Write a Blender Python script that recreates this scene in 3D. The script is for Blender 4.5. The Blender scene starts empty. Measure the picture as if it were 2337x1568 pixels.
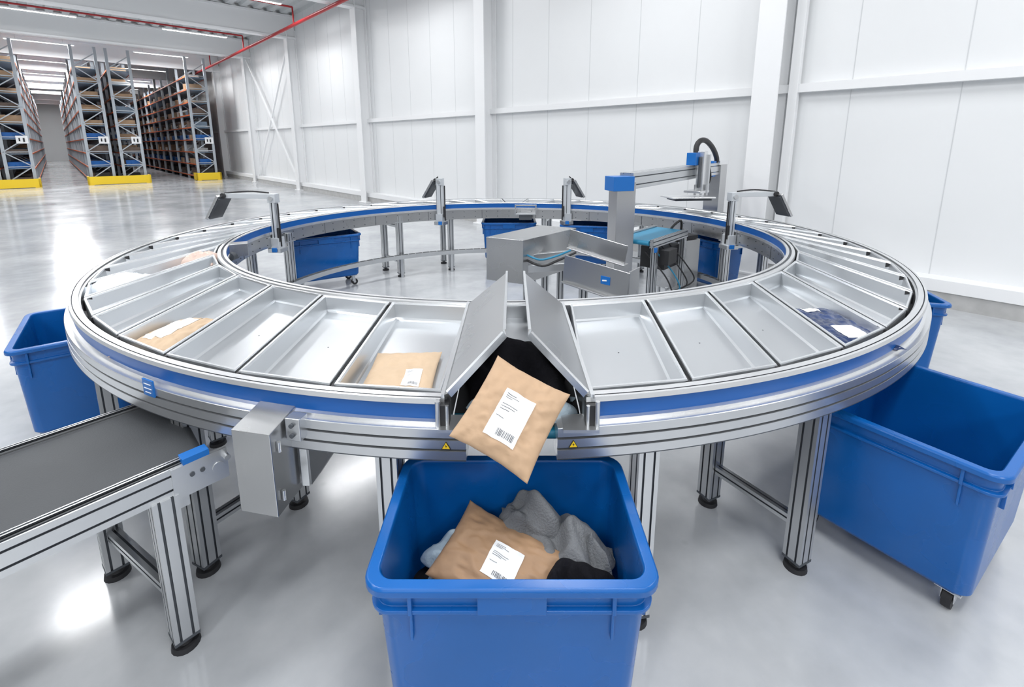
import bpy, math, random
from math import sin, cos, pi, sqrt, radians
from mathutils import Vector, Matrix, noise
random.seed(7)
SC = bpy.context.scene
try:
    SC.view_settings.view_transform = 'Standard'
except Exception:
    pass

# ------------------------------------------------------------------ materials
M = {}
def mat(name, col, rough=0.5, metal=0.0, var=0.0, scale=4.0, bump=0.0, bscale=20.0, emit=0.0, stretch=(1,1,1), rvar=0.0, spec=None, detail=3.0):
    m = bpy.data.materials.new(name); m.use_nodes = True
    nt = m.node_tree; b = nt.nodes['Principled BSDF']
    b.inputs['Base Color'].default_value = (*col, 1)
    b.inputs['Roughness'].default_value = rough
    b.inputs['Metallic'].default_value = metal
    if spec is not None: b.inputs['Specular IOR Level'].default_value = spec
    tc = nt.nodes.new('ShaderNodeTexCoord'); mp = nt.nodes.new('ShaderNodeMapping')
    mp.inputs['Scale'].default_value = stretch
    nt.links.new(tc.outputs['Object'], mp.inputs['Vector'])
    if var > 0 or rvar > 0:
        n = nt.nodes.new('ShaderNodeTexNoise'); n.inputs['Scale'].default_value = scale
        n.inputs['Detail'].default_value = detail
        nt.links.new(mp.outputs['Vector'], n.inputs['Vector'])
        if var > 0:
            r = nt.nodes.new('ShaderNodeValToRGB')
            r.color_ramp.elements[0].position = 0.25; r.color_ramp.elements[1].position = 0.75
            r.color_ramp.elements[0].color = (*[max(0, c*(1-var)) for c in col], 1)
            r.color_ramp.elements[1].color = (*[min(1, c*(1+var)) for c in col], 1)
            nt.links.new(n.outputs['Fac'], r.inputs['Fac']); nt.links.new(r.outputs['Color'], b.inputs['Base Color'])
        if rvar > 0:
            mr = nt.nodes.new('ShaderNodeMapRange')
            mr.inputs['From Min'].default_value = 0.25; mr.inputs['From Max'].default_value = 0.75
            mr.inputs['To Min'].default_value = max(0.02, rough-rvar); mr.inputs['To Max'].default_value = rough+rvar
            nt.links.new(n.outputs['Fac'], mr.inputs['Value']); nt.links.new(mr.outputs['Result'], b.inputs['Roughness'])
    if bump > 0:
        n2 = nt.nodes.new('ShaderNodeTexNoise'); n2.inputs['Scale'].default_value = bscale
        nt.links.new(mp.outputs['Vector'], n2.inputs['Vector'])
        bp = nt.nodes.new('ShaderNodeBump'); bp.inputs['Strength'].default_value = bump; bp.inputs['Distance'].default_value = 0.01
        nt.links.new(n2.outputs['Fac'], bp.inputs['Height']); nt.links.new(bp.outputs['Normal'], b.inputs['Normal'])
    if emit > 0:
        b.inputs['Emission Color'].default_value = (*col, 1); b.inputs['Emission Strength'].default_value = emit
    M[name] = m
    return m

mat('alu', (0.62,0.635,0.65), 0.30, 0.88, var=0.02, scale=3)
mat('alu_bright', (0.82,0.83,0.84), 0.27, 0.86)
mat('steel', (0.54,0.545,0.55), 0.28, 0.95, var=0.03, scale=2, rvar=0.02)
mat('tray_steel', (0.66,0.68,0.70), 0.31, 0.90, var=0.02, scale=1.5, rvar=0.02, detail=1.0)
mat('tray_rim', (0.82,0.84,0.86), 0.25, 0.88)
mat('groove', (0.10,0.11,0.125), 0.5, 0.5)  # slot recesses, shade put into the colour; also small dark metal parts
mat('black', (0.018,0.018,0.02), 0.5, var=0.2)
mat('rubber', (0.02,0.02,0.023), 0.6)
mat('belt', (0.052,0.056,0.062), 0.6, var=0.12, scale=3, bump=0.1, bscale=200)
mat('blue_band', (0.003,0.095,0.37), 0.33, var=0.05)
mat('blue_plastic', (0.002,0.105,0.385), 0.28, var=0.08, scale=2.5, rvar=0.04)
mat('blue_cap', (0.006,0.14,0.48), 0.35)
mat('teal_belt', (0.0,0.12,0.20), 0.5)
mat('cyan_belt', (0.02,0.22,0.38), 0.45)
mat('white_wall', (0.80,0.815,0.825), 0.42, var=0.01, scale=1.2)
mat('white_steel', (0.85,0.86,0.87), 0.42)
mat('seam', (0.62,0.635,0.65), 0.6)
mat('ceiling_deck', (0.55,0.57,0.58), 0.5, var=0.03)
mat('concrete', (0.46,0.46,0.455), 0.8, var=0.12, scale=6)
mat('red', (0.40,0.02,0.025), 0.4)
mat('orange', (0.60,0.13,0.035), 0.45)
mat('yellow', (0.90,0.62,0.02), 0.45)
mat('rack_grey', (0.44,0.48,0.52), 0.45, 0.2)
mat('shelf_blue', (0.16,0.22,0.29), 0.5)
mat('carton', (0.44,0.29,0.18), 0.8, var=0.15, scale=3)
mat('carton_dark', (0.15,0.11,0.09), 0.8, var=0.2)
mat('carton_white', (0.72,0.72,0.70), 0.7)
mat('kraft', (0.47,0.315,0.195), 0.60, var=0.05, scale=9, bump=0.25, bscale=22)
mat('kraft_dark', (0.36,0.22,0.125), 0.60, var=0.07, scale=9, bump=0.3, bscale=22)
mat('kraft_light', (0.54,0.40,0.27), 0.65, var=0.05, scale=9, bump=0.25, bscale=24)
mat('label', (0.88,0.89,0.90), 0.45)
mat('ink', (0.16,0.165,0.18), 0.6)
mat('cloth_grey', (0.17,0.178,0.188), 1.0, var=0.12, scale=10, bump=0.5, bscale=140, spec=0.1)
mat('cloth_black', (0.010,0.010,0.013), 1.0, bump=0.5, bscale=60, spec=0.15)
mat('cloth_light', (0.34,0.42,0.48), 0.95, var=0.1, bump=0.5, bscale=50, spec=0.15)
mat('poly_white', (0.72,0.78,0.84), 0.25, var=0.15, scale=12, bump=0.6, bscale=25)
mat('poly_navy', (0.025,0.045,0.12), 0.14, var=0.5, scale=14, bump=0.7, bscale=18)
mat('poly_pink', (0.66,0.50,0.43), 0.35, var=0.12, scale=14, bump=0.6, bscale=25)
mat('lamp', (1.0,1.0,1.0), 0.5, emit=6.0)
mat('screen', (0.04,0.045,0.055), 0.25)
mat('grey_cast', (0.62,0.65,0.68), 0.4, 0.4)

# polished concrete floor
fm = bpy.data.materials.new('polished_concrete'); fm.use_nodes = True
nt = fm.node_tree; b = nt.nodes['Principled BSDF']
tc = nt.nodes.new('ShaderNodeTexCoord')
n1 = nt.nodes.new('ShaderNodeTexNoise'); n1.inputs['Scale'].default_value = 0.8; n1.inputs['Detail'].default_value = 8; n1.inputs['Roughness'].default_value = 0.58
n2 = nt.nodes.new('ShaderNodeTexNoise'); n2.inputs['Scale'].default_value = 6; n2.inputs['Detail'].default_value = 6
n3 = nt.nodes.new('ShaderNodeTexVoronoi'); n3.inputs['Scale'].default_value = 3.0
for n in (n1, n2, n3): nt.links.new(tc.outputs['Object'], n.inputs['Vector'])
r1 = nt.nodes.new('ShaderNodeValToRGB')
r1.color_ramp.elements[0].position = 0.28; r1.color_ramp.elements[0].color = (0.41,0.43,0.455,1)
r1.color_ramp.elements[1].position = 0.74; r1.color_ramp.elements[1].color = (0.60,0.615,0.63,1)
nt.links.new(n1.outputs['Fac'], r1.inputs['Fac'])
mx = nt.nodes.new('ShaderNodeMixRGB'); mx.blend_type = 'OVERLAY'; mx.inputs[0].default_value = 0.16
nt.links.new(r1.outputs['Color'], mx.inputs[1]); nt.links.new(n2.outputs['Fac'], mx.inputs[2])
vr = nt.nodes.new('ShaderNodeValToRGB'); vr.color_ramp.elements[0].position = 0.02; vr.color_ramp.elements[0].color = (0.80,0.80,0.80,1)
vr.color_ramp.elements[1].position = 0.07; vr.color_ramp.elements[1].color = (1,1,1,1)
nt.links.new(n3.outputs['Distance'], vr.inputs['Fac'])
mx2 = nt.nodes.new('ShaderNodeMixRGB'); mx2.blend_type = 'MULTIPLY'; mx2.inputs[0].default_value = 0.45
nt.links.new(mx.outputs['Color'], mx2.inputs[1]); nt.links.new(vr.outputs['Color'], mx2.inputs[2])
nt.links.new(mx2.outputs['Color'], b.inputs['Base Color'])
mr = nt.nodes.new('ShaderNodeMapRange'); mr.inputs['From Min'].default_value = .3; mr.inputs['From Max'].default_value = .7
mr.inputs['To Min'].default_value = 0.11; mr.inputs['To Max'].default_value = 0.20
nt.links.new(n1.outputs['Fac'], mr.inputs['Value']); nt.links.new(mr.outputs['Result'], b.inputs['Roughness'])
b.inputs['Specular IOR Level'].default_value = 0.75
M['floor'] = fm

# ------------------------------------------------------------------ mesh builder
class MB:
    def __init__(s): s.v=[]; s.f=[]; s.m=[]; s.sm=[]; s.names=[]
    def mi(s, n):
        if n not in s.names: s.names.append(n)
        return s.names.index(n)
    def add(s, verts, faces, mats, smooth=False):
        o=len(s.v); s.v += [tuple(v) for v in verts]
        for i,f in enumerate(faces):
            s.f.append([o+k for k in f])
            s.m.append(s.mi(mats if isinstance(mats,str) else mats[i]))
            s.sm.append(smooth)
    def box(s, c, size, mt, rz=0.0, R=None):
        R = R or Matrix.Rotation(rz,3,'Z'); c=Vector(c)
        hx,hy,hz=[k/2 for k in size]
        vs=[c+R@Vector((x*hx,y*hy,z*hz)) for z in (-1,1) for y in (-1,1) for x in (-1,1)]
        s.add(vs,[(0,2,3,1),(4,5,7,6),(0,1,5,4),(2,6,7,3),(0,4,6,2),(1,3,7,5)],mt)
    def bar(s, p0, p1, w, h, mt, up=(0,0,1)):
        p0=Vector(p0);p1=Vector(p1);d=p1-p0;L=d.length;d.normalize();up=Vector(up)
        if abs(d.dot(up))>.99: up=Vector((0,1,0))
        x=d.cross(up).normalized();y=x.cross(d)
        R=Matrix((x,d,y)).transposed()
        s.box((p0+p1)/2,(w,L,h),mt,R=R)
    def cyl(s, p0, p1, r, mt, n=14, r2=None):
        p0=Vector(p0);p1=Vector(p1);d=(p1-p0).normalized();up=Vector((0,0,1)) if abs(d.z)<.9 else Vector((1,0,0))
        x=d.cross(up).normalized();y=x.cross(d);r2=r if r2 is None else r2
        vs=[p0+r*(x*cos(a)+y*sin(a)) for a in [2*pi*i/n for i in range(n)]]+[p1+r2*(x*cos(a)+y*sin(a)) for a in [2*pi*i/n for i in range(n)]]
        s.add(vs,[(i,(i+1)%n,n+(i+1)%n,n+i) for i in range(n)],mt,True)
        s.add(vs,[tuple(range(n-1,-1,-1)),tuple(range(n,2*n))],mt)
    def tube(s, pts, r, mt, n=8):
        pts=[Vector(p) for p in pts]
        q=[]
        for i in range(len(pts)-1):
            p0=pts[max(i-1,0)];p1=pts[i];p2=pts[i+1];p3=pts[min(i+2,len(pts)-1)]
            for k in range(5):
                t=k/5; q.append(.5*((2*p1)+(p2-p0)*t+(2*p0-5*p1+4*p2-p3)*t*t+(3*p1-p0-3*p2+p3)*t**3))
        q.append(pts[-1]); pts=q; vs=[]
        for i,p in enumerate(pts):
            d=(pts[min(i+1,len(pts)-1)]-pts[max(i-1,0)]).normalized(); up=Vector((0.3,0.95,0))
            if abs(d.dot(up))>.95: up=Vector((0,0,1))
            x=d.cross(up).normalized();y=x.cross(d)
            vs+=[p+r*(x*cos(2*pi*k/n)+y*sin(2*pi*k/n)) for k in range(n)]
        fs=[(i*n+k,i*n+(k+1)%n,(i+1)*n+(k+1)%n,(i+1)*n+k) for i in range(len(pts)-1) for k in range(n)]
        s.add(vs,fs,mt,True)
    def loops(s, loops, mt, cap0=False, cap1=False, smooth=False):
        n=len(loops[0]);vs=[p for l in loops for p in l];fs=[];ms=[]
        for i in range(len(loops)-1):
            for k in range(n):
                fs.append((i*n+k,i*n+(k+1)%n,(i+1)*n+(k+1)%n,(i+1)*n+k)); ms.append(mt if isinstance(mt,str) else mt[i])
        if cap0: fs.append(tuple(range(n-1,-1,-1))); ms.append(mt if isinstance(mt,str) else mt[0])
        if cap1: fs.append(tuple((len(loops)-1)*n+k for k in range(n))); ms.append(mt if isinstance(mt,str) else mt[-1])
        s.add(vs,fs,ms,smooth)
    def profile(s, p0, p1, w, h, up=(0,0,1), mt='alu', slots=2):
        """slotted aluminium extrusion"""
        p0=Vector(p0);p1=Vector(p1);d=(p1-p0).normalized();up=Vector(up)
        if abs(d.dot(up))>.99: up=Vector((0,1,0))
        x=d.cross(up).normalized();y=x.cross(d)
        def side(L,ns):
            out=[];sw=.0045;dp=.008
            for i in range(ns):
                c=-L/2+L*(i+.5)/ns
                out+=[(c-sw,0),(c-sw,dp),(c+sw,dp),(c+sw,0)]
            return out
        pts=[];ms=[]
        nx=slots;ny=slots
        pat=[mt,'groove','groove','groove']  # slot faces coloured dark on top of the shade they get
        pts.append((-w/2,-h/2));
        for (a,dp) in side(w,nx): pts.append((a,-h/2+dp))
        ms+=pat*nx+[mt]
        pts.append((w/2,-h/2))
        for (a,dp) in side(h,ny): pts.append((w/2-dp,a))
        ms+=pat*ny+[mt]
        pts.append((w/2,h/2))
        for (a,dp) in side(w,nx): pts.append((-a,h/2-dp))
        ms+=pat*nx+[mt]
        pts.append((-w/2,h/2))
        for (a,dp) in side(h,ny): pts.append((-w/2+dp,-a))
        ms+=pat*ny+[mt]
        n=len(pts)
        vs=[p0+x*a+y*b_ for a,b_ in pts]+[p1+x*a+y*b_ for a,b_ in pts]
        s.add(vs,[(i,(i+1)%n,n+(i+1)%n,n+i) for i in range(n)],ms[:n])
        s.add(vs,[tuple(range(n-1,-1,-1)),tuple(range(n,2*n))],mt)
    def foot(s, x, y, z=0.06):
        s.cyl((x,y,0),(x,y,.022),.052,'rubber',18,.048); s.cyl((x,y,.022),(x,y,.035),.03,'rubber',14,.018)
        s.cyl((x,y,.03),(x,y,z+.01),.011,'alu',10)
    def done(s, name, parent=None, bevel=0.0, shade=False, auto=None):
        me=bpy.data.meshes.new(name); me.from_pydata(s.v,[],s.f)
        for n in s.names: me.materials.append(M[n])
        me.polygons.foreach_set('material_index',s.m)
        me.polygons.foreach_set('use_smooth',[True]*len(s.f) if (shade or auto) else s.sm)
        me.update()
        import bmesh
        bm=bmesh.new(); bm.from_mesh(me); bmesh.ops.recalc_face_normals(bm,faces=bm.faces)
        if auto:
            for e in bm.edges:
                e.smooth = (len(e.link_faces)==2 and e.calc_face_angle(3.1)<auto)
        bm.to_mesh(me); bm.free()
        ob=bpy.data.objects.new(name,me); SC.collection.objects.link(ob)
        if parent: ob.parent=parent
        if bevel>0:
            md=ob.modifiers.new('bevel','BEVEL'); md.width=bevel; md.segments=2; md.limit_method='ANGLE'
        return ob
def empty(name, loc=(0,0,0)):
    e=bpy.data.objects.new(name,None); e.location=loc; e.empty_display_size=.2; SC.collection.objects.link(e); return e

# ------------------------------------------------------------------ hall  (n across, u along)
N=Vector((.724,.69,0)).normalized(); U=Vector((-N.y,N.x,0))
HA=math.atan2(N.y,N.x)
def H(n,u,z=0): return N*n+U*u+Vector((0,0,z))
WN=8.03
def hbox(mb,n0,n1,u0,u1,z0,z1,mt):
    mb.box(H((n0+n1)/2,(u0+u1)/2,(z0+z1)/2),(abs(n1-n0),abs(u1-u0),abs(z1-z0)),mt,rz=HA)
CZ=7.3
mb=MB(); hbox(mb,-32,WN+.3,-9,82,-.2,0,'floor'); mb.done('floor')
mb=MB(); hbox(mb,WN,WN+.25,-9,82,0,CZ+.3,'white_wall')
u=-8.4
while u<40:
    hbox(mb,WN-.003,WN+.01,u-.005,u+.005,.3,CZ,'seam'); u+=1.12
mb.done('wall_right')
mb=MB(); hbox(mb,-32,WN,82,82.3,0,CZ+.3,'white_wall'); mb.done('wall_back')
mb=MB(); hbox(mb,-32.3,-32,10,82,0,CZ+.3,'white_wall'); mb.done('wall_left')
mb=MB(); hbox(mb,WN-.26,WN,-9,82,0,.20,'concrete'); mb.done('baseboard_right')
mb=MB(); hbox(mb,WN-.28,WN,-9,82,.20,.35,'white_steel'); mb.done('trim_1')
mb=MB(); hbox(mb,WN-.12,WN,-9,82,2.74,2.86,'white_steel'); mb.done('trim_2')
COLS=[-3.9,2.66,9.15,15.55,21.8,28.2,34.6,41,47.5,54,60.5,67,73.5]
for i,uc in enumerate(COLS):
    mb=MB(); w_=.18
    hbox(mb,WN-.40,WN-.37,uc-w_,uc+w_,0,CZ-.6,'white_steel'); hbox(mb,WN-.03,WN-.001,uc-w_,uc+w_,0,CZ-.6,'white_steel')
    hbox(mb,WN-.37,WN-.03,uc-.05,uc+.05,0,CZ-.6,'white_steel')
    hbox(mb,WN-.45,WN-.001,uc-.26,uc+.26,0,.04,'white_steel')
    if i==1:
        hbox(mb,WN-.16,WN-.04,uc-.36,uc-.24,.35,CZ-.6,'white_steel')
    mb.done('steel_column',bevel=.006)
mb=MB()
mb.bar(H(WN-.25,22.0,.3),H(WN-.25,28.0,6.3),.07,.07,'white_steel'); mb.bar(H(WN-.2,28.0,.3),H(WN-.2,22.0,6.3),.07,.07,'white_steel')
mb.done('cross_brace')
mb=MB(); 
rib=.5; n=-32.0; prof=[]
while n<WN:
    prof+=[(n,CZ),(n+.22,CZ),(n+.27,CZ+.1),(n+.45,CZ+.1)]; n+=rib
vs=[];
for uu in (-9,82): vs+=[H(a,uu,z) for a,z in prof]
k=len(prof); mb.add(vs,[(i,i+1,k+i+1,k+i) for i in range(k-1)],'ceiling_deck'); 
hbox(mb,-32,WN+.25,-9,82,CZ+.12,CZ+.2,'ceiling_deck')
mb.done('ceiling')
for uc in COLS:
    mb=MB(); hbox(mb,-32,WN-.02,uc-.16,uc+.16,CZ-.95,CZ-.88,'white_steel'); hbox(mb,-32,WN-.02,uc-.08,uc+.08,CZ-.88,CZ-.1,'white_steel'); hbox(mb,-32,WN-.02,uc-.16,uc+.16,CZ-.1,CZ-.02,'white_steel')
    mb.done('ceiling_beam')
mb=MB(); mb.cyl(H(6.9,-9,6.25),H(6.9,80,6.25),.06,'red',10)
for uc in COLS: mb.cyl(H(6.9,uc,6.25),H(6.9,uc,6.34),.015,'alu',6)
mb.done('sprinkler_pipe')
for uc in [12.3,18.7,25,31.4,38,44.5,51,57]:
    mb=MB(); mb.cyl(H(-31,uc,6.85),H(6.9,uc,6.85),.035,'red',8); mb.cyl(H(6.9,uc,6.85),H(6.9,uc,6.25),.03,'red',8); mb.done('sprinkler_pipe')
def lamp(n,u,E=0,L=2.4):
    mb=MB(); c=H(n,u,6.72)
    mb.box(c,(L,.16,.05),'white_steel',rz=HA); mb.box(c-Vector((0,0,.032)),(L-.06,.11,.014),'lamp',rz=HA)
    for s_ in (-.8,.8): mb.cyl(c+N*s_,c+N*s_+Vector((0,0,CZ-6.72)),.006,'alu',5)
    mb.done('linear_ceiling_light')
    if E>0:
        ld=bpy.data.lights.new('linear_tube','AREA'); ld.shape='RECTANGLE'; ld.size=L; ld.size_y=.5; ld.energy=E; ld.color=(.985,.99,1)
        lo=bpy.data.objects.new('linear_tube_light',ld); lo.location=c-Vector((0,0,.06)); lo.rotation_euler=(0,0,HA); SC.collection.objects.link(lo)
for i,uu in enumerate((-6,-1,4.3,11,18,25.1)): 
    for j,nn in enumerate((5.1,0.1,-5,-10)):
        E=(180 if uu<15 else 200) if j<3 else (150 if i%2==0 else 0)
        if j==0: E*=.72
        lamp(nn,uu,E)
for uu in (32.2,39.3,46.4,53.5,60.6,67.7,74.8):
    lamp(4.85,uu,280 if uu in (32.2,46.4,60.6) else 0); lamp(.2,uu,330); lamp(-4.2,uu,330 if uu in (32.2,46.4) else 0)

# ------------------------------------------------------------------ racks
def rack(n0,n1,length=44):
    E=empty('pallet_rack',H((n0+n1)/2,32,0)); 
    def fin(mb,nm):
        o=mb.done(nm); o.parent=E; o.matrix_parent_inverse=Matrix.Translation(-E.location); return o
    fr=MB(); sh=MB(); bx=MB()
    bays=int(length/2.75); top=6.2
    segs=[(n0,n0+1.0),(n1-1.0,n1)] if (n1-n0)>1.8 else [(n0,n1)]
    for (a,b_) in segs:
        for i in range(bays+1):
            u_=32+i*2.75
            for nn in (a+.06,b_-.06): hbox(fr,nn-.06,nn+.06,u_-.05,u_+.05,0,top+(.5 if i%2==0 else .2),'rack_grey')
            if i in (0,1,2):
                z=.3;fl=0
                while z<top-.4:
                    p,q=(a+.05,b_-.05) if fl==0 else (b_-.05,a+.05)
                    fr.bar(H(p,u_-.04,z),H(q,u_-.04,z+.68),.03,.045,'rack_grey'); fr.bar(H(a+.05,u_-.04,z),H(b_-.05,u_-.04,z),.03,.04,'rack_grey')
                    z+=.68; fl=1-fl
        z=.22; lv=0
        while z<top:
            for nn in (a+.0,b_-.0): hbox(sh,nn-.015,nn+.015,32.05,32+bays*2.75,z-.035,z+.025,'orange')
            hbox(sh,a+.03,b_-.03,32.0,32+bays*2.75,z-.03,z+.012,'shelf_blue')
            for i in range(bays):
                uu=32.12+i*2.75; end=uu+2.5
                while uu<end-.3:
                    w=random.choice([.4,.5,.6,.75]); h=random.uniform(.18,.42); dd=random.uniform(.55,.84)
                    if uu+w>end: break
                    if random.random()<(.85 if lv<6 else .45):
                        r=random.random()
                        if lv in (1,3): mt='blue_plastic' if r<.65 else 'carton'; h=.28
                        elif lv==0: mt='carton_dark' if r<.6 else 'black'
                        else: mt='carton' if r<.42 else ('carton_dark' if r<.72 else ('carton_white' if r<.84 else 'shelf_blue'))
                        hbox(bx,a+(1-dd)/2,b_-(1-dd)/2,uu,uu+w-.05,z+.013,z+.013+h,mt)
                    uu+=w+.02
            z+=.68; lv+=1
        hbox(fr,(a+b_)/2+.05,(a+b_)/2+.45,31.90,31.93,2.05,2.40,'label')
        hbox(fr,(a+b_)/2+.14,(a+b_)/2+.19,31.88,31.90,2.15,2.3,'black'); hbox(fr,(a+b_)/2+.28,(a+b_)/2+.34,31.88,31.90,2.12,2.3,'black')
    hbox(fr,n0-.12,n1+.12,31.62,31.70,.02,.42,'yellow'); hbox(fr,n0-.12,n0-.04,31.62,32.4,.02,.42,'yellow'); hbox(fr,n1+.04,n1+.12,31.62,32.4,.02,.42,'yellow')
    for nn in (n0,n1): hbox(fr,nn-.1,nn+.1,31.6,31.8,0,.03,'yellow')
    fin(fr,'frames'); fin(sh,'shelves'); fin(bx,'stored_cartons')
rack(5.75,6.75); rack(1.15,3.45); rack(-2.9,-.75); rack(-7.4,-5.2)

# ------------------------------------------------------------------ carousel
OA,OB,OC=3.41,3.30,Vector((-.085,4.87)); IA,IB,IC=2.79,2.465,Vector((-.05,5.10))
def O(t,off=0):
    nn=Vector((OB*sin(t),-OA*cos(t))).normalized(); return Vector((OC.x+OA*sin(t),OC.y-OB*cos(t)))+nn*off
def I(t,off=0):
    nn=Vector((IB*sin(t),-IA*cos(t))).normalized(); return Vector((IC.x+IA*sin(t),IC.y-IB*cos(t)))+nn*off
def g(t): return t+.3*sin(t)
ZR=1.09
car=empty('loop_sorter_carousel')
def sweep(mb,C,prof,mats,t0,t1,n,full=False,smooth=False):
    k=len(prof);vs=[];fs=[];ms=[]
    for i in range(n+(0 if full else 1)):
        t=t0+(t1-t0)*i/n
        for (o,z) in prof:
            p=C(t,o); vs.append((p.x,p.y,z))
    tot=n if full else n+1
    for i in range(n):
        j=(i+1)%tot
        for a in range(k):
            b_=(a+1)%k
            fs.append((i*k+a,i*k+b_,j*k+b_,j*k+a)); ms.append(mats[a] if not isinstance(mats,str) else mats)
    if not full:
        fs+=[tuple(range(k)),tuple(n*k+a for a in range(k))]; ms+=[mats if isinstance(mats,str) else mats[0]]*2
    mb.add(vs,fs,ms,smooth)
TL,TRR=-.052,.105
mb=MB()
up=[(-.055,.99),(-.055,1.07),(-.045,1.075),(-.045,ZR),(-.018,ZR),(-.018,1.082),(-.012,1.082),(-.012,ZR),(0,ZR),(.004,1.072),(-.008,1.068),(-.008,1.006),(.006,1.002),(.006,.99)]
um=['alu','alu','alu','alu_bright','groove','groove','groove','alu_bright','alu_bright','groove','blue_band','alu_bright','alu_bright','alu']
sweep(mb,O,up,um,TRR,2*pi+TL,260)
lo=[(-.055,.99),(.03,.99)]; lm=['alu_bright']
z=.99
for k in range(3):
    lo+=[(.032,z-.002),(.032,z-.036),(.022,z-.038),(.022,z-.043)]; lm+=['alu','alu','groove','groove']; z-=.044
lo[-2:]=[(.032,.862),(.030,.86)]
lo+=[(-.055,.86)]
while len(lm)<len(lo): lm.append('alu')
sweep(mb,O,lo,lm,.073,2*pi-.024,260)
mb.done('outer_rail',car,auto=.15)
mb=MB()
ip=[(.012,.98),(.012,1.075),(.006,ZR),(-.018,ZR),(-.02,1.078),(-.034,1.078),(-.036,ZR),(-.058,ZR),(-.060,1.082),(-.057,1.080),(-.057,1.015),(-.064,1.012),(-.064,.985),(-.055,.98),(-.055,.84),(-.02,.84)]
im=['alu','alu_bright','alu_bright','groove','groove','alu_bright','alu_bright','alu_bright','groove','blue_band','alu_bright','alu_bright','alu','steel','alu','alu']
sweep(mb,I,ip,im,0,2*pi,240,full=True)
mb.done('inner_rail',car,auto=.15)
mb=MB()
for i in range(96):
    t=2*pi*i/96; 
    for zz in (.955,.875):
        p=I(t,-.0555); q=I(t,-.060); mb.cyl((p.x,p.y,zz),(q.x,q.y,zz),.007,'groove',6)
for i in range(20):
    t=2*pi*(i+.5)/20; p=I(t,-.056)
    mb.bar((p.x,p.y,.845),(p.x,p.y,.978),.006,.004,'groove')
mb.done('panel_bolts',car)
def quadstrip(mb,ta,tb,n,z0,z1,mt):
    for i in range(n):
        a=ta+(tb-ta)*i/n; c=ta+(tb-ta)*(i+1)/n
        P=[I(g(a),.01),I(g(c),.01),O(c,-.05),O(a,-.05)]
        mb.loops([[(p.x,p.y,z0) for p in P],[(p.x,p.y,z1) for p in P]],mt,True,True)
mb=MB(); quadstrip(mb,TRR,2*pi+TL,160,.95,.978,'black'); mb.done('deck',car)
nT=46; span=(2*pi+TL)-TRR
B=[TRR+span*i/nT for i in range(nT+1)]
def inset(P,d):
    n=len(P);out=[];c=sum(P,Vector((0,0)))/n
    L=[]
    for i in range(n):
        a,b_=P[i],P[(i+1)%n]; e=(b_-a).normalized(); nn=Vector((-e.y,e.x))
        if nn.dot(c-a)<0: nn=-nn
        L.append((a+nn*d,e))
    for i in range(n):
        p,e=L[i-1];q,f=L[i]
        det=e.x*(-f.y)+f.x*e.y; w=q-p; s_=(w.x*(-f.y)+f.x*w.y)/det
        out.append(p+e*s_)
    return out
mb=MB(); cl=MB()
for i in range(nT):
    a,c=B[i],B[i+1]
    P=[I(g(a),.022),I(g(c),.022),O(c,-.060),O(a,-.060)]
    def lp(d,z): return [(p.x,p.y,z) for p in inset(P,d)]
    mb.loops([lp(.012,.984),lp(.009,1.082),lp(.011,1.087),lp(.020,1.087),lp(.024,1.078),lp(.034,1.000),lp(.042,.990)],['tray_steel','tray_rim','tray_rim','tray_rim','tray_steel','tray_steel'],False,True)
    Pc=inset(P,.05); m_=sum(Pc,Vector((0,0)))/4
    mb.cyl((m_.x,m_.y,.9902),(m_.x,m_.y,.9912),.004,'groove',10)
    for fn,off,tt in ((O,-.085,c),(I,.05,g(c))):
        p=fn(tt,off); ang=math.atan2((O(c)-I(g(c))).y,(O(c)-I(g(c))).x)
        cl.box((p.x,p.y,1.045),(.05,.014,.07),'black',rz=ang)  # black block added to make the notch between tray corners dark
mb.done('trays',car,bevel=0); cl.done('tray_dark_notches',car)
def TP(t,f):
    a=I(g(t));b_=O(t); return a+(b_-a)*f

mb=MB()
def flap(sx,cx):
    X0=-.252*sx+cx; X1=-.030*sx+cx; k=.82
    def pz(X,Y,o=0): 
        d=abs(X-X0); return Vector((X+ -sx*o*.62, Y, 1.088+d*k+o*.78))
    pts=[(X0,2.62),(X0,1.60),(X0+.02*sx,1.585),(X1-.01*sx,1.735),(X1,1.76),(X1,2.64)]
    top=[pz(x,y,.004) for x,y in pts]; bot=[pz(x,y,-.004) for x,y in pts]
    mb.loops([bot,top],'steel',True,True)
    mb.bar(pz(X1,1.76,.0),pz(X1,2.64,.0),.012,.03,'tray_rim'); mb.bar(pz(X0+.02*sx,1.585),pz(X1,1.745),.012,.03,'tray_rim')
    mb.bar((X0-.004*sx,1.59,1.07),(X0-.004*sx,2.64,1.07),.014,.06,'tray_rim')
    mb.bar((X0+.016*sx,1.62,1.025),(X0+.016*sx,2.60,1.025),.012,.11,'steel')
    mb.box((X0,1.585,1.01),(.045,.045,.12),'black'); mb.cyl((X0-.018*sx,1.56,.99),(X0-.018*sx,1.56,1.09),.009,'alu',10); mb.cyl((X0+.015*sx,1.565,.97),(X0+.015*sx,1.565,1.07),.007,'alu',10)
flap(1,.0); flap(-1,.04)
mb.box((.02,2.60,1.035),(.44,.012,.11),'tray_steel'); mb.box((.02,2.595,1.09),(.44,.03,.008),'tray_rim')
mb.loops([[(-.20,2.12,.985),(.24,2.12,.985),(.24,2.60,1.0),(-.20,2.60,1.0)],[(-.20,2.12,1.0),(.24,2.12,1.0),(.24,2.60,1.015),(-.20,2.60,1.015)]],'tray_steel',True,True)
mb.bar((-.20,2.12,.99),(.24,2.12,.99),.012,.05,'tray_rim')
mb.done('open_tray_flaps',car)
mb=MB()
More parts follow.
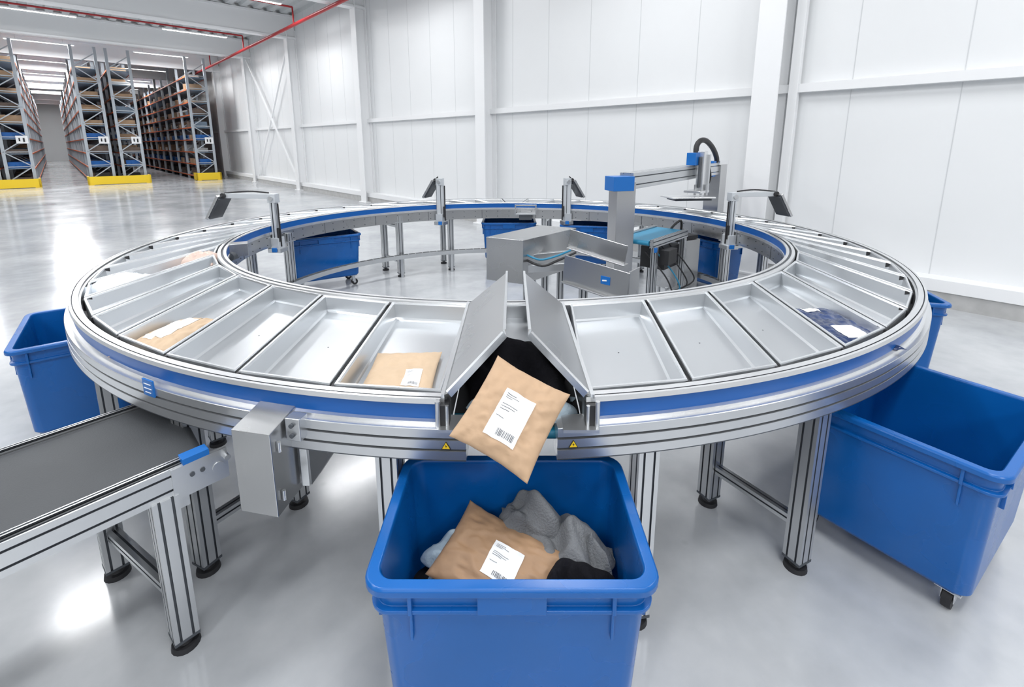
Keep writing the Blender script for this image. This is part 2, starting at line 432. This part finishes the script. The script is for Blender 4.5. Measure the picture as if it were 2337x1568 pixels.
mb.loops([[(-.23,1.72,.925),(.27,1.72,.925),(.27,2.58,.945),(-.23,2.58,.945)],[(-.23,1.72,.947),(.27,1.72,.947),(.27,2.58,.975),(-.23,2.58,.975)]],'black',True,True)
mb.box((.02,1.665,.93),(.50,.12,.03),'teal_belt'); mb.cyl((-.23,1.605,.93),(.27,1.605,.93),.017,'teal_belt',14)
mb.box((-.20,1.585,.985),(.13,.10,.012),'alu'); mb.box((.25,1.585,.985),(.13,.10,.012),'alu')
mb.done('discharge_chute',car)

CX,CY=-.06,4.85
mb=MB()
for t in [.44,-.43,-.78,1.05,1.45,1.85,2.45,2.93,-2.8,-2.5,-1.85,-1.35,-.125,.176]:
    d=Vector((sin(t),-cos(t),0))
    near=abs(t)<.6
    po=(CX+(3.35 if near else 3.32)*sin(t),CY-(3.225 if near else 3.22)*cos(t)); pi_=(CX+2.76*sin(t),CY-2.76*cos(t))
    for k,(x,y) in enumerate((po,pi_)):
        mb.profile((x,y,.06),(x,y,.86 if k==0 else .95),.085,.085,up=d)
        mb.box((x,y,.056),(.088,.088,.012),'groove',rz=math.atan2(d.y,d.x)); mb.foot(x,y,.055)
        mb.box((x,y,.852),(.088,.16,.012),'alu',rz=math.atan2(d.y,d.x))
    mb.profile((*po,.24),(*pi_,.24),.045,.045,slots=1); mb.profile((*po,.80),(*pi_,.80),.045,.08,slots=1)
mb.done('support_frames',car)
mb=MB()
cp=[(-.93,.30),(-.93,.36),(-.925,.36),(-.925,.305),(-.865,.305),(-.865,.36),(-.86,.36),(-.86,.30)]
def I2(t,o): return I(t,o+.78)
sweep(mb,I2,cp,'alu',1.7,4.75,70)
for i in range(71):
    t=1.7+(4.75-1.7)*i/70; a=I2(t,-.925);b_=I2(t,-.865); mb.bar((a.x,a.y,.355),(b_.x,b_.y,.355),.012,.006,'alu')
for t in (1.85,2.45,2.93,2*pi-2.8,2*pi-2.5,2*pi-1.85):
    a=I2(t,-.86);b_=I2(t,-.70); mb.bar((a.x,a.y,.29),(b_.x,b_.y,.29),.04,.03,'alu')
    mb.bar((a.x,a.y,.0),(a.x,a.y,.30),.04,.04,'alu')
mb.done('cable_tray',car)
# electrical box hung on the rail
mb=MB()
a=radians(-12); R=Matrix.Rotation(a,3,'Z'); c=Vector((-.900,1.635,0))
def L(x,y,z): return c+R@Vector((x,y,0))+Vector((0,0,z))
mb.loops([[L(-.10,-.11,.645),L(.060,-.11,.645),L(.060,.05,.665),L(-.10,.05,.665)],[L(-.10,-.11,.985),L(.060,-.11,.985),L(.060,.05,1.015),L(-.10,.05,1.015)]],'steel',True,True)
mb.loops([[L(.00,.055,.655),L(.085,.055,.655),L(.085,.12,.665),L(.00,.12,.665)],[L(.00,.055,.855),L(.085,.055,.855),L(.16,.46,.855),L(.00,.46,.855)]],'steel',True,True)
mb.bar(L(.085,.03,.68),L(.085,.03,.93),.03,.02,'alu')
mb.box(L(.10,-.015,.965),(.06,.05,.09),'alu',rz=a)
for zz in (.945,.985): mb.cyl(L(.10,-.05,zz),L(.10,-.035,zz),.009,'groove',8)
for zz in (.72,.92): mb.cyl(L(.070,-.08,zz-.02),L(.070,-.08,zz+.02),.007,'alu',8)
mb.done('junction_box',car,bevel=.004)
mb=MB()
for t in (-.045,.090):
    p=O(t,.0335); n3=Vector((sin(t),-cos(t),0)); tx=Vector((cos(t),sin(t),0)); b0=Vector((p.x,p.y,.925))
    def tri(s_,o,mt): mb.add([b0+tx*(-s_)+Vector((0,0,-s_*.8))+n3*o,b0+tx*s_+Vector((0,0,-s_*.8))+n3*o,b0+Vector((0,0,s_*.95))+n3*o],[(0,1,2)],mt)
    tri(.018,.001,'black'); tri(.0145,.0018,'yellow')
    q=b0+n3*.0025
    mb.add([q+tx*.001+Vector((0,0,.007)),q+tx*-.004+Vector((0,0,-.001)),q+tx*0+Vector((0,0,-.001)),q+tx*-.001+Vector((0,0,-.008)),q+tx*.004+Vector((0,0,.001)),q+Vector((0,0,.001))],[(0,1,2,3,4,5)],'black')
mb.done('warning_stickers',car)
mb=MB()
t=-.438; p=O(t,.0345); ang=t
mb.box((p.x,p.y,.985),(.075,.008,.075),'blue_cap',rz=ang)
for dz,w in ((.018,.05),(-.002,.055),(-.02,.04)):
    q=O(t,.0392); mb.box((q.x,q.y,.985+dz),(w,.003,.004),'label',rz=ang)
mb.done('maker_plate',car,bevel=.003)

# ------------------------------------------------------------------ scanner arms
def scan_arm(t,reach,ztop,dirv=None,pw=.085):
    base=I(t,-.095); n2=Vector((IB*sin(t),-IA*cos(t))).normalized(); rad=Vector((n2.x,n2.y,0))
    nn=Vector(dirv).normalized() if dirv else rad
    tt=Vector((-nn.y,nn.x,0)); 
    e=empty('scanner_arm',(base.x,base.y,.9)); mb=MB()
    P=Vector((base.x,base.y,0)); up=Vector((0,0,1)); ang=math.atan2(nn.y,nn.x)
    mb.box(P+up*.80,(.16,.15,.05),'alu',rz=ang); mb.box(P+up*.88,(.11,.12,.13),'grey_cast',rz=ang)
    cs=Vector((0,-1,0))
    mb.box(P+up*.81+cs*.085,(.055,.02,.05),'blue_cap')
    mb.profile(P+up*.80,P+up*ztop,pw,.06,up=rad,slots=1,mt='grey_cast')
    sd=Vector((1,0,0)) if nn.x<0 else Vector((-1,0,0))
    mb.tube([P+sd*(pw/2+.012)+cs*.02+up*z_ for z_ in (.84,.95,1.1,1.25,ztop-.08)],.010,'black')
    mb.tube([P+sd*(pw/2+.0)+cs*.04+up*z_ for z_ in (.90,.93,1.0,1.06)],.014,'black')
    mb.box(P+up*(ztop-.02),(.10,.09,.10),'grey_cast',rz=ang); mb.cyl(P+up*(ztop-.02)-tt*.06,P+up*(ztop-.02)+tt*.06,.028,'alu')
    Q=P+nn*reach
    mb.bar(P+up*ztop,Q+up*(ztop),.045,.055,'grey_cast')
    mb.tube([P+nn*.05+up*(ztop+.04),P+nn*reach*.5+up*(ztop+.055),Q+up*(ztop+.03)],.009,'black')
    mb.cyl(Q+up*ztop-tt*.045,Q+up*ztop+tt*.045,.032,'black')
    R=Matrix((tt,nn,up)).transposed()@Matrix.Rotation(radians(33),3,'X')
    cc=Q+nn*.10+up*(ztop-.13)
    mb.box(cc,(.22,.03,.32),'steel',R=R); mb.box(cc+R@Vector((0,-.02,0)),(.20,.035,.28),'screen',R=R)
    o=mb.done('arm_parts',e); o.matrix_parent_inverse=Matrix.Translation(-e.location)
    md=o.modifiers.new('b','BEVEL'); md.width=.003; md.limit_method='ANGLE'
scan_arm(-1.69,.60,1.42); scan_arm(-2.74,.06,1.46,(-1,.35,0),.12); scan_arm(2.80,.06,1.46,(1,.35,0),.12); scan_arm(1.76,.56,1.42)

# ------------------------------------------------------------------ bins
def rr(lx,ly,r,z,n=6):
    out=[]
    for (cx,cy,a0) in ((lx/2-r,ly/2-r,0),(-lx/2+r,ly/2-r,pi/2),(-lx/2+r,-ly/2+r,pi),(lx/2-r,-ly/2+r,3*pi/2)):
        for i in range(n+1):
            a=a0+pi/2*i/n; out.append(Vector((cx+r*cos(a),cy+r*sin(a),z)))
    return out
def make_bin(x,y,rz,L_=.84,W_=.56,Ht=.76,z0=.15):
    mb=MB()
    bl_,bw=L_-.12,W_-.10; tl,tw=L_-.055,W_-.055
    def at(f,dx=0): return (bl_+(tl-bl_)*f+dx, bw+(tw-bw)*f+dx)
    lo=[]
    def add(l,w,r,z): lo.append(rr(l,w,r,z))
    add(*at(0,-.03),.05,z0); add(*at(0.03),.055,z0+.02)
    add(*at(.85),.055,Ht-.105)
    l,w=at(.86); add(l+.035,w+.035,.06,Ht-.10); add(l+.035,w+.035,.06,Ht-.088)
    l,w=at(.88); add(l+.004,w+.004,.055,Ht-.084); add(*at(.95,.006),.055,Ht-.035)
    add(L_,W_,.07,Ht-.028); add(L_,W_,.07,Ht-.008); add(L_-.012,W_-.012,.066,Ht)
    add(tl-.018,tw-.018,.05,Ht); add(tl-.03,tw-.03,.048,Ht-.012)
    add(bl_-.02,bw-.02,.05,z0+.03)
    mb.loops(lo,'blue_plastic',True,True,smooth=False)
    for sy in (-1,1):
        for fx in (-.34,.34):
            mb.box((fx*L_,sy*(tw/2+.004),Ht-.065),(.012,.03,.07),'blue_plastic'); mb.box((fx*L_,sy*(tw/2-.004),Ht-.15),(.009,.024,.10),'blue_plastic')
        mb.box((0,sy*(tw/2+.006),Ht-.062),(.20,.03,.065),'blue_plastic')
    for sx in (-1,1):
        for fy in (-.33,.33):
            mb.box((sx*(tl/2+.004),fy*W_,Ht-.065),(.03,.012,.07),'blue_plastic'); mb.box((sx*(tl/2-.004),fy*W_,Ht-.15),(.024,.009,.10),'blue_plastic')
    for sx in (-1,1):
        for sy in (-1,1):
            cx,cy=sx*(bl_/2-.07),sy*(bw/2-.07)
            k=z0/.15
            mb.box((cx,cy,z0-.006),(.09,.09,.012),'alu'); mb.box((cx,cy-.022,z0-.05*k),(.045,.005,.085*k),'alu'); mb.box((cx,cy+.022,z0-.05*k),(.045,.005,.085*k),'alu')
            mb.cyl((cx+.012,cy-.017,.045),(cx+.012,cy+.017,.045),.045,'rubber',20)
            mb.cyl((cx+.012,cy-.019,.045),(cx+.012,cy+.019,.045),.018,'alu',12)
    o=mb.done('plastic_bin'); o.location=(x,y,0); o.rotation_euler=(0,0,rz)
    md=o.modifiers.new('b','BEVEL'); md.width=.005; md.segments=3; md.limit_method='ANGLE'; md.angle_limit=radians(35)
    for p in o.data.polygons: p.use_smooth=True
    md2=o.modifiers.new('w','WEIGHTED_NORMAL'); md2.keep_sharp=False
    return o
make_bin(0.0,1.42,0,.87,.60)
make_bin(2.035,2.15,math.atan2(.56,.83),.93,.80,.755,.12)
make_bin(-3.13,3.20,math.atan2(.78,-.625),.90,.60)
make_bin(-2.25,3.52,math.atan2(.625,.78))
make_bin(3.15,3.93,math.atan2(-.27,.96),.86,.58)
make_bin(-2.70,6.58,math.atan2(.55,.835),.98,.58)
make_bin(-.05,7.80,0,.90,.56)
make_bin(1.20,7.50,-.15,.84,.56)
make_bin(2.72,6.42,radians(118))

# ------------------------------------------------------------------ parcels
def surf(W,Hh,puff,seed,wr):
    def f(u,v):
        e=(1-abs(u)**3.0)*(1-abs(v)**3.0)
        px=u*W/2*(1-.05*(1-v*v)*abs(u)); py=v*Hh/2*(1-.06*(1-u*u)*abs(v))
        w=noise.noise(Vector((u*2.2+seed,v*2.2,seed)))*wr+noise.noise(Vector((u*5+seed,v*5,seed*2)))*wr*.6
        rid=(1-abs(noise.noise(Vector((u*2.5+seed*3,v*2.5,1)))*2))*wr*.8+(1-abs(noise.noise(Vector((u*4+seed*5,v*6,3)))*2.5))*wr*.4
        return Vector((px,py,puff*max(e,0)**.55+(w+rid)*(.45+.55*max(e,0))))
    return f
def mailer(name,loc,R,W,Hh,puff,mt,labels,seed=1,wr=.006,nu=48):
    f=surf(W,Hh,puff,seed,wr); mb=MB()
    vs=[];fs=[]
    for j in range(nu+1):
        for i in range(nu+1): vs.append(f(-1+2*i/nu,-1+2*j/nu))
    for j in range(nu):
        for i in range(nu): a=j*(nu+1)+i; fs.append((a,a+1,a+nu+2,a+nu+1))
    o_=len(vs)
    for j in range(nu+1):
        for i in range(nu+1):
            u,v=-1+2*i/nu,-1+2*j/nu; p=f(u,v); e=max(0,(1-abs(u)**3)*(1-abs(v)**3)); top=p.z
            edge=(i in(0,nu) or j in (0,nu)); vs.append(Vector((p.x,p.y,top-.0015 if edge else min(top-.002,-.25*puff*e**.5))))
    for j in range(nu):
        for i in range(nu): a=o_+j*(nu+1)+i; fs.append((a,a+nu+1,a+nu+2,a+1))
    n1_=nu+1
    ring=[i for i in range(n1_)]+[j*n1_+nu for j in range(1,n1_)]+[nu*n1_+i for i in range(nu-1,-1,-1)]+[j*n1_ for j in range(nu-1,0,-1)]
    for k in range(len(ring)):
        a,b_=ring[k],ring[(k+1)%len(ring)]; fs.append((a,b_,o_+b_,o_+a))
    mb.add(vs,fs,mt,True)
    def patch(u0,u1,v0,v1,off,m_,n=10):
        P=[];F=[]
        for j in range(n+1):
            for i in range(n+1):
                u=u0+(u1-u0)*i/n; v=v0+(v1-v0)*j/n; p=f(u,v); P.append(p+Vector((0,0,off)))
        for j in range(n):
            for i in range(n): a=j*(n+1)+i; F.append((a,a+1,a+n+2,a+n+1))
        mb.add(P,F,m_,True)
    rnd=random.Random(seed)
    for (u0,u1,v0,v1,det) in labels:
        patch(u0,u1,v0,v1,.0022,'label',24)
        du,dv=u1-u0,v1-v0
        if det:
            x=u0+du*.34
            while x<u0+du*.88:
                w=du*rnd.choice([.012,.02,.028]); patch(x,x+w,v0+dv*.08,v0+dv*.22,.0036,'ink',3); x+=w+du*rnd.choice([.014,.026])
            for k,(yy,ln) in enumerate(((.90,.3),(.86,.42),(.82,.22),(.68,.5),(.63,.45),(.58,.3),(.42,.25))):
                patch(u0+du*.1,u0+du*(.1+ln),v0+dv*yy,v0+dv*(yy+.012),.0036,'ink',8)
    ob=mb.done(name); Mx=R.to_4x4(); Mx.translation=Vector(loc); ob.matrix_world=Mx
    return ob
def basis(ex,ny):
    n_=Vector(ny).normalized(); x=Vector(ex); x=(x-n_*x.dot(n_)).normalized(); y=n_.cross(x)
    return Matrix((x,y,n_)).transposed()
a=radians(-29)
n_=Vector((0.03,-.66,.75)).normalized(); r_=Vector((1,0,0)); d_=Vector((0,-.75,-.66))
ex=r_*cos(-a)+d_*sin(-a)
mailer('padded_mailer',(-.002,1.425,1.12),basis(ex,n_),.285,.315,.030,'kraft',[(-.36,.42,-.66,.40,True)],seed=3,wr=.009)
mailer('padded_mailer',(-.045,1.41,.545),basis((.87,-.46,-.12),(-.02,-.36,.93)),.43,.29,.042,'kraft_dark',[(-.18,.36,-.45,.35,True)],seed=5,wr=.010)
def tray_mailer(t,f_,W,Hh,puff,mt,labels,rot=0,seed=2,tilt=0,z=1.008,name='padded_mailer',wr=.006):
    p=TP(t,f_); d=(O(t)-I(g(t))).normalized(); ang=math.atan2(-d.y,-d.x)-pi/2+rot
    R=Matrix.Rotation(ang,3,'Z')@Matrix.Rotation(tilt,3,'X')
    return mailer(name,(p.x,p.y,z),R,W,Hh,puff,mt,labels,seed=seed,wr=wr)
tA=(B[-1]+B[-2])/2-2*pi
st=span/nT
tray_mailer(tA,.70,.31,.46,.024,'kraft_light',[(.15,.64,-.62,.0,True)],rot=.05,seed=8)
tray_mailer(tA-3*st,.72,.25,.50,.04,'kraft_light',[(-.55,.35,-.45,.75,False)],rot=-.08,seed=11,wr=.012)
tray_mailer(tA-6*st,.74,.28,.42,.07,'poly_white',[],rot=.1,seed=14,name='poly_mailer',wr=.018,z=1.015)
tray_mailer(tA-6*st,.16,.28,.22,.08,'poly_pink',[],rot=.2,seed=17,name='poly_mailer',wr=.018)
tR=(B[0]+B[1])/2
tray_mailer(tR+3*st,.68,.32,.60,.03,'poly_navy',[(-.45,.35,-.75,-.25,False),(-.35,.2,.55,.78,False)],rot=.05,seed=21,name='poly_mailer',wr=.01)

# ------------------------------------------------------------------ clothes
def cloth(name,loc,sx,sy,h,mt,seed,rz=0,n=64,fold=3.0):
    mb=MB();vs=[];fs=[]
    for j in range(n+1):
        for i in range(n+1):
            u,v=-1+2*i/n,-1+2*j/n; r=sqrt(u*u+v*v); e=max(0,1-(max(abs(u),abs(v))*.4+r*.6)**2.0)
            ex=1+.30*noise.noise(Vector((u*1.5+seed,v*1.5,0)))
            wx=noise.noise(Vector((u*1.6+seed,v*1.6,seed))); wy=noise.noise(Vector((u*1.6-seed,v*1.6,seed*2)))
            ph=(u*.8+v*.55)*fold+wx*2.4
            fo=.5+.5*sin(ph*1.6+wy*2.0); fo=fo**1.4
            f2=.5+.5*sin((u*-.4+v*.9)*fold*2.0+wy*3.5)
            z=h*(e**.6)*(.62+.55*wx)+h*.34*fo*(e**.5)+h*.10*f2*(e**.5)
            vs.append(Vector((u*sx/2*ex+wx*.02,v*sy/2*ex+wy*.02,z)))
    for j in range(n):
        for i in range(n): a=j*(n+1)+i; fs.append((a,a+1,a+n+2,a+n+1))
    mb.add(vs,fs,mt,True); o=mb.done(name); o.location=loc; o.rotation_euler=(0,0,rz)
    md=o.modifiers.new('s','SOLIDIFY'); md.thickness=.006; md.offset=-1
    ss=o.modifiers.new('ss','SUBSURF'); ss.levels=1; ss.render_levels=1
    return o
cloth('grey_sweater',(.20,1.49,.50),.30,.26,.13,'cloth_grey',4.2,rz=-.5)
cloth('grey_sweater',(.07,1.565,.55),.26,.15,.14,'cloth_grey',9.1,rz=-.15)
cloth('grey_sweater',(.29,1.42,.49),.11,.20,.12,'cloth_grey',2.7,rz=.15)
cloth('black_shirt',(.20,1.32,.49),.26,.22,.12,'cloth_black',5.5)
cloth('black_shirt',(.0,1.42,.42),.62,.36,.10,'cloth_black',6.6)
cloth('light_shirt',(-.21,1.49,.50),.20,.15,.08,'cloth_light',7.3,rz=.3)
cloth('grey_sweater',(-.27,1.31,.46),.13,.18,.07,'cloth_grey',3.3,rz=.1)
cloth('black_shirt',(.02,1.89,.965),.42,.56,.17,'cloth_black',12.1,rz=.1)
cloth('light_shirt',(.03,1.69,.965),.40,.17,.10,'cloth_light',15.1,rz=.0)

# ------------------------------------------------------------------ infeed belt conveyor
bc=MB()
D=Vector((-.64,-.77,0)).normalized(); Wd=Vector((D.y,-D.x,0))
if Wd.x>0: Wd=-Wd
A=Vector((-1.225,1.655,0)); BW=.68; up=Vector((0,0,1)); Lc=2.2; zt=.80
def C(l,w,z): return A+D*l+Wd*w+up*z
bc.loops([[C(0.0,.05,zt-.045),C(-.06,BW-.05,zt-.045),C(Lc,BW-.05,zt-.045),C(Lc,.05,zt-.045)],[C(0.0,.05,zt-.012),C(-.06,BW-.05,zt-.012),C(Lc,BW-.05,zt-.012),C(Lc,.05,zt-.012)]],'belt',True,True)
bc.cyl(C(0.0,.05,zt-.042),C(-.06,BW-.05,zt-.042),.030,'belt',18)
for w in (.022,BW-.022):
    l0=-.03 if w<.1 else -.05
    bc.profile(C(l0,w,zt-.06),C(Lc,w,zt-.06),.044,.115,slots=2)
    bc.profile(C(l0,w+(.012 if w<.1 else -.012),zt+.002),C(Lc,w+(.012 if w<.1 else -.012),zt+.002),.02,.012,slots=1,mt='alu_bright')
bc.bar(C(.10,-.004,zt-.07),C(-.09,-.004,zt-.07),.008,.13,'alu'); bc.bar(C(-.03,.018,zt+.004),C(.06,.018,zt+.004),.05,.03,'blue_cap'); bc.bar(C(-.07,BW-.02,zt+.004),C(0,BW-.02,zt+.004),.05,.02,'blue_cap')
bc.cyl(C(-.055,-.012,zt-.075),C(-.055,.01,zt-.075),.022,'alu',14)
for l in (0,.035): bc.cyl(C(l,-.012,zt-.055),C(l,-.004,zt-.055),.009,'groove',10)
bc.cyl(C(-.085,-.03,zt-.04),C(-.085,.02,zt-.04),.012,'alu',10)
for l in (.13,1.75):
    for w in (.03,BW-.03):
        l2=l if w<.1 else l+.10
        p=C(l2,w,0); bc.profile(Vector((p.x,p.y,.06)),Vector((p.x,p.y,zt-.11)),.085,.085,up=D); bc.box((p.x,p.y,.056),(.088,.088,.012),'groove',rz=math.atan2(D.y,D.x)); bc.foot(p.x,p.y,.055)
        bc.bar(C(l2-.08,w,zt-.16),C(l2+.0,w,zt-.16),.03,.06,'alu')
    bc.profile(C(l,.03,.24),C(l+.10,BW-.03,.24),.045,.045,slots=1)
bc.done('belt_conveyor')

# ------------------------------------------------------------------ centre machinery
mb=MB()
def poly(pts,z0,z1,mt): mb.loops([[(x,y,z0) for x,y in pts],[(x,y,z1) for x,y in pts]],mt,True,True)
poly([(-.24,4.30),(.10,4.14),(.66,4.78),(.30,4.95)],.75,1.16,'steel')
for (x,y) in ((.14,4.36),(.33,4.6),(.22,4.85),(.5,4.72)): mb.profile((x,y,.04),(x,y,.76),.07,.07); mb.foot(x,y,.04)
mb.bar((.12,4.25,.98),(.75,4.5,.98),.05,.05,'alu'); mb.bar((.12,4.22,.88),(.5,4.3,.88),.06,.07,'alu')
mb.tube([(.12,4.2,1.02),(.25,4.15,.98),(.4,4.2,1.0),(.55,4.35,1.02)],.010,'cyan_belt'); mb.tube([(.12,4.2,.97),(.27,4.12,.93),(.42,4.2,.96),(.6,4.35,1.0)],.012,'black')
mb.bar((.46,4.05,.93),(.93,3.62,.88),.012,.24,'steel'); mb.bar((.93,3.62,.88),(1.05,3.78,.88),.012,.26,'steel')
mb.bar((.46,4.05,.81),(.93,3.62,.76),.10,.012,'steel')
mb.bar((.55,4.45,1.12),(1.02,4.10,1.03),.012,.18,'steel'); mb.bar((.55,4.45,1.03),(1.02,4.10,.94),.10,.012,'steel')
mb.box((.77,3.757,.90),(.09,.006,.07),'blue_cap',rz=math.atan2(-.43,.47)); mb.box((.765,3.751,.90),(.045,.005,.012),'label',rz=math.atan2(-.43,.47)+.5)
for (x,y) in ((.62,3.95),(.90,3.75)): mb.profile((x,y,.04),(x,y,.80),.07,.07); mb.foot(x,y,.04)
mb.done('transfer_unit',bevel=.003)
mb=MB()
mb.box((1.17,5.02,.84),(.22,.18,1.56),'steel',rz=.3); mb.box((1.13,4.99,1.60),(.24,.20,.15),'blue_cap',rz=.3); mb.box((1.17,5.02,.02),(.34,.30,.04),'alu',rz=.3)
g0=Vector((1.22,5.06,1.62)); g1=Vector((3.02,7.05,1.66))
mb.profile(g0,g1,.16,.17,slots=2)
mb.box((3.02,7.05,.86),(.24,.22,1.72),'steel',rz=.8); mb.box((2.84,6.83,1.66),(.10,.12,.22),'blue_cap',rz=.8); mb.box((3.02,7.05,1.74),(.34,.22,.06),'alu_bright',rz=.8); mb.box((3.02,7.05,.02),(.34,.30,.04),'alu',rz=.8)
c=g0+(g1-g0)*.67; rz=math.atan2(1.99,1.8)
mb.box(c+Vector((.06,-.08,.02)),(.20,.10,.20),'alu',rz=rz); mb.box(c+Vector((-.08,-.20,.17)),(.16,.12,.16),'blue_cap',rz=rz); 
mb.box(c+Vector((.05,-.17,.0)),(.12,.09,.54),'alu_bright',rz=rz); mb.box(c+Vector((.14,-.14,-.02)),(.05,.05,.50),'alu',rz=rz); mb.box(c+Vector((-.01,-.24,-.0)),(.03,.02,.40),'groove',rz=rz)
for dx in (-.03,.05,.12): mb.cyl(c+Vector((dx,-.20,-.30)),c+Vector((dx,-.20,-.16)),.018,'alu',8)
mb.box(c+Vector((.0,-.17,-.25)),(.30,.22,.03),'alu_bright',rz=rz); mb.box(c+Vector((-.12,-.2,-.32)),(.60,.34,.02),'alu_bright',rz=.15); mb.box(c+Vector((-.10,-.2,-.35)),(.5,.25,.02),'groove',rz=.15)
mb.tube([c+Vector((.0,-.08,.18)),c+Vector((.0,-.06,.32)),c+Vector((.06,-.02,.40)),c+Vector((.18,.08,.40)),c+Vector((.36,.28,.30)),c+Vector((.50,.46,.16)),c+Vector((.55,.58,.06))],.035,'black',12)
mb.tube([c+Vector((.1,-.15,.2)),c+Vector((.16,-.12,.1)),c+Vector((.2,-.1,-.1)),c+Vector((.1,-.15,-.25))],.012,'black',8)
mb.done('gantry_pick_robot',bevel=.004)
mb=MB()
ang=radians(48); R=Matrix.Rotation(ang,3,'Z')
def K(x,y,z): v=R@Vector((x,y,0)); return Vector((1.64+v.x,5.38+v.y,z))
mb.box(K(0,0,.975),(.90,.34,.03),'cyan_belt',rz=ang)
for s_ in (-1,1):
    mb.profile(K(-.46,s_*.20,.96),K(.46,s_*.20,.96),.045,.09,slots=2)
    for x in (-.38,.38): mb.profile(K(x,s_*.2,.05),K(x,s_*.2,.92),.06,.06,up=R@Vector((1,0,0))); p=K(x,s_*.2,0); mb.foot(p.x,p.y,.05)
mb.cyl(K(-.46,-.17,.965),K(-.46,.17,.965),.025,'cyan_belt'); mb.bar(K(-.38,-.2,.25),K(-.38,.2,.25),.05,.05,'alu'); mb.bar(K(-.38,-.2,.3),K(.38,-.2,.3),.05,.05,'alu')
mb.box(K(-.2,-.28,.80),(.22,.10,.16),'black',rz=ang); mb.box(K(.2,0,.70),(.4,.3,.25),'black',rz=ang); mb.box(K(-.44,-.24,.90),(.04,.02,.05),'blue_cap',rz=ang)
for k in range(4): mb.tube([K(-.4+.2*k,-.1,.86),K(-.3+.2*k,-.3,.60),K(-.2+.2*k,-.35,.40),K(.1,-.2,.30)],.009,'black' if k!=1 else 'cyan_belt',6)
mb.done('blue_belt_conveyor',bevel=.002)
mb=MB()
mb.box((2.13,5.97,.50),(.40,.38,.64),'steel',rz=.5); mb.box((2.13,5.97,.85),(.36,.34,.05),'black',rz=.5); mb.box((2.02,5.74,.70),(.22,.02,.12),'black',rz=.5)
for sx in (-.15,.15):
    for sy in (-.15,.15): mb.cyl((2.13+sx,5.97+sy,0),(2.13+sx,5.97+sy,.20),.02,'alu')
mb.tube([(2.0,5.83,.86),(1.95,5.72,.98),(2.08,5.75,1.08),(2.13,5.87,.87)],.015,'black')
mb.done('control_cabinet',bevel=.004)
mb=MB(); p=I(-1.25,-.12); mb.box((p.x,p.y,1.03),(.16,.12,.12),'steel',rz=.5); mb.cyl((p.x-.02,p.y-.12,.98),(p.x-.02,p.y-.02,.98),.04,'groove'); q=I(-1.25,-.03); mb.bar((q.x,q.y,.97),(p.x,p.y,.97),.05,.03,'alu')
mb.done('barcode_sensor',bevel=.003)
mb=MB(); p=I(3.08,-.16); mb.box((p.x+.1,p.y,.93),(.34,.18,.02),'alu')
for dx in (-.16,.16): mb.box((p.x+.1+dx,p.y-.08,1.0),(.02,.02,.14),'alu')
mb.box((p.x+.1,p.y-.08,1.07),(.34,.02,.02),'alu'); mb.bar((p.x-.05,p.y,.92),(p.x-.05,p.y+.2,.92),.04,.04,'alu'); mb.box((p.x+.1,p.y,.88),(.20,.1,.09),'groove')
mb.done('barcode_sensor',bevel=.003)

# ------------------------------------------------------------------ world + camera
w=bpy.data.worlds.new('World'); SC.world=w; w.use_nodes=True
bg=w.node_tree.nodes['Background']; bg.inputs['Color'].default_value=(.96,.98,1,1); bg.inputs['Strength'].default_value=.66
cam=bpy.data.cameras.new('Camera'); co=bpy.data.objects.new('Camera',cam); SC.collection.objects.link(co)
co.location=(0,0,2.0); co.rotation_euler=(radians(90-11.2),0,0)
cam.sensor_fit='HORIZONTAL'; cam.sensor_width=36; cam.lens=36*1079/2337; cam.shift_y=-.1029; cam.clip_end=300; cam.clip_start=.05
SC.camera=co
SC.view_settings.exposure=-0.1
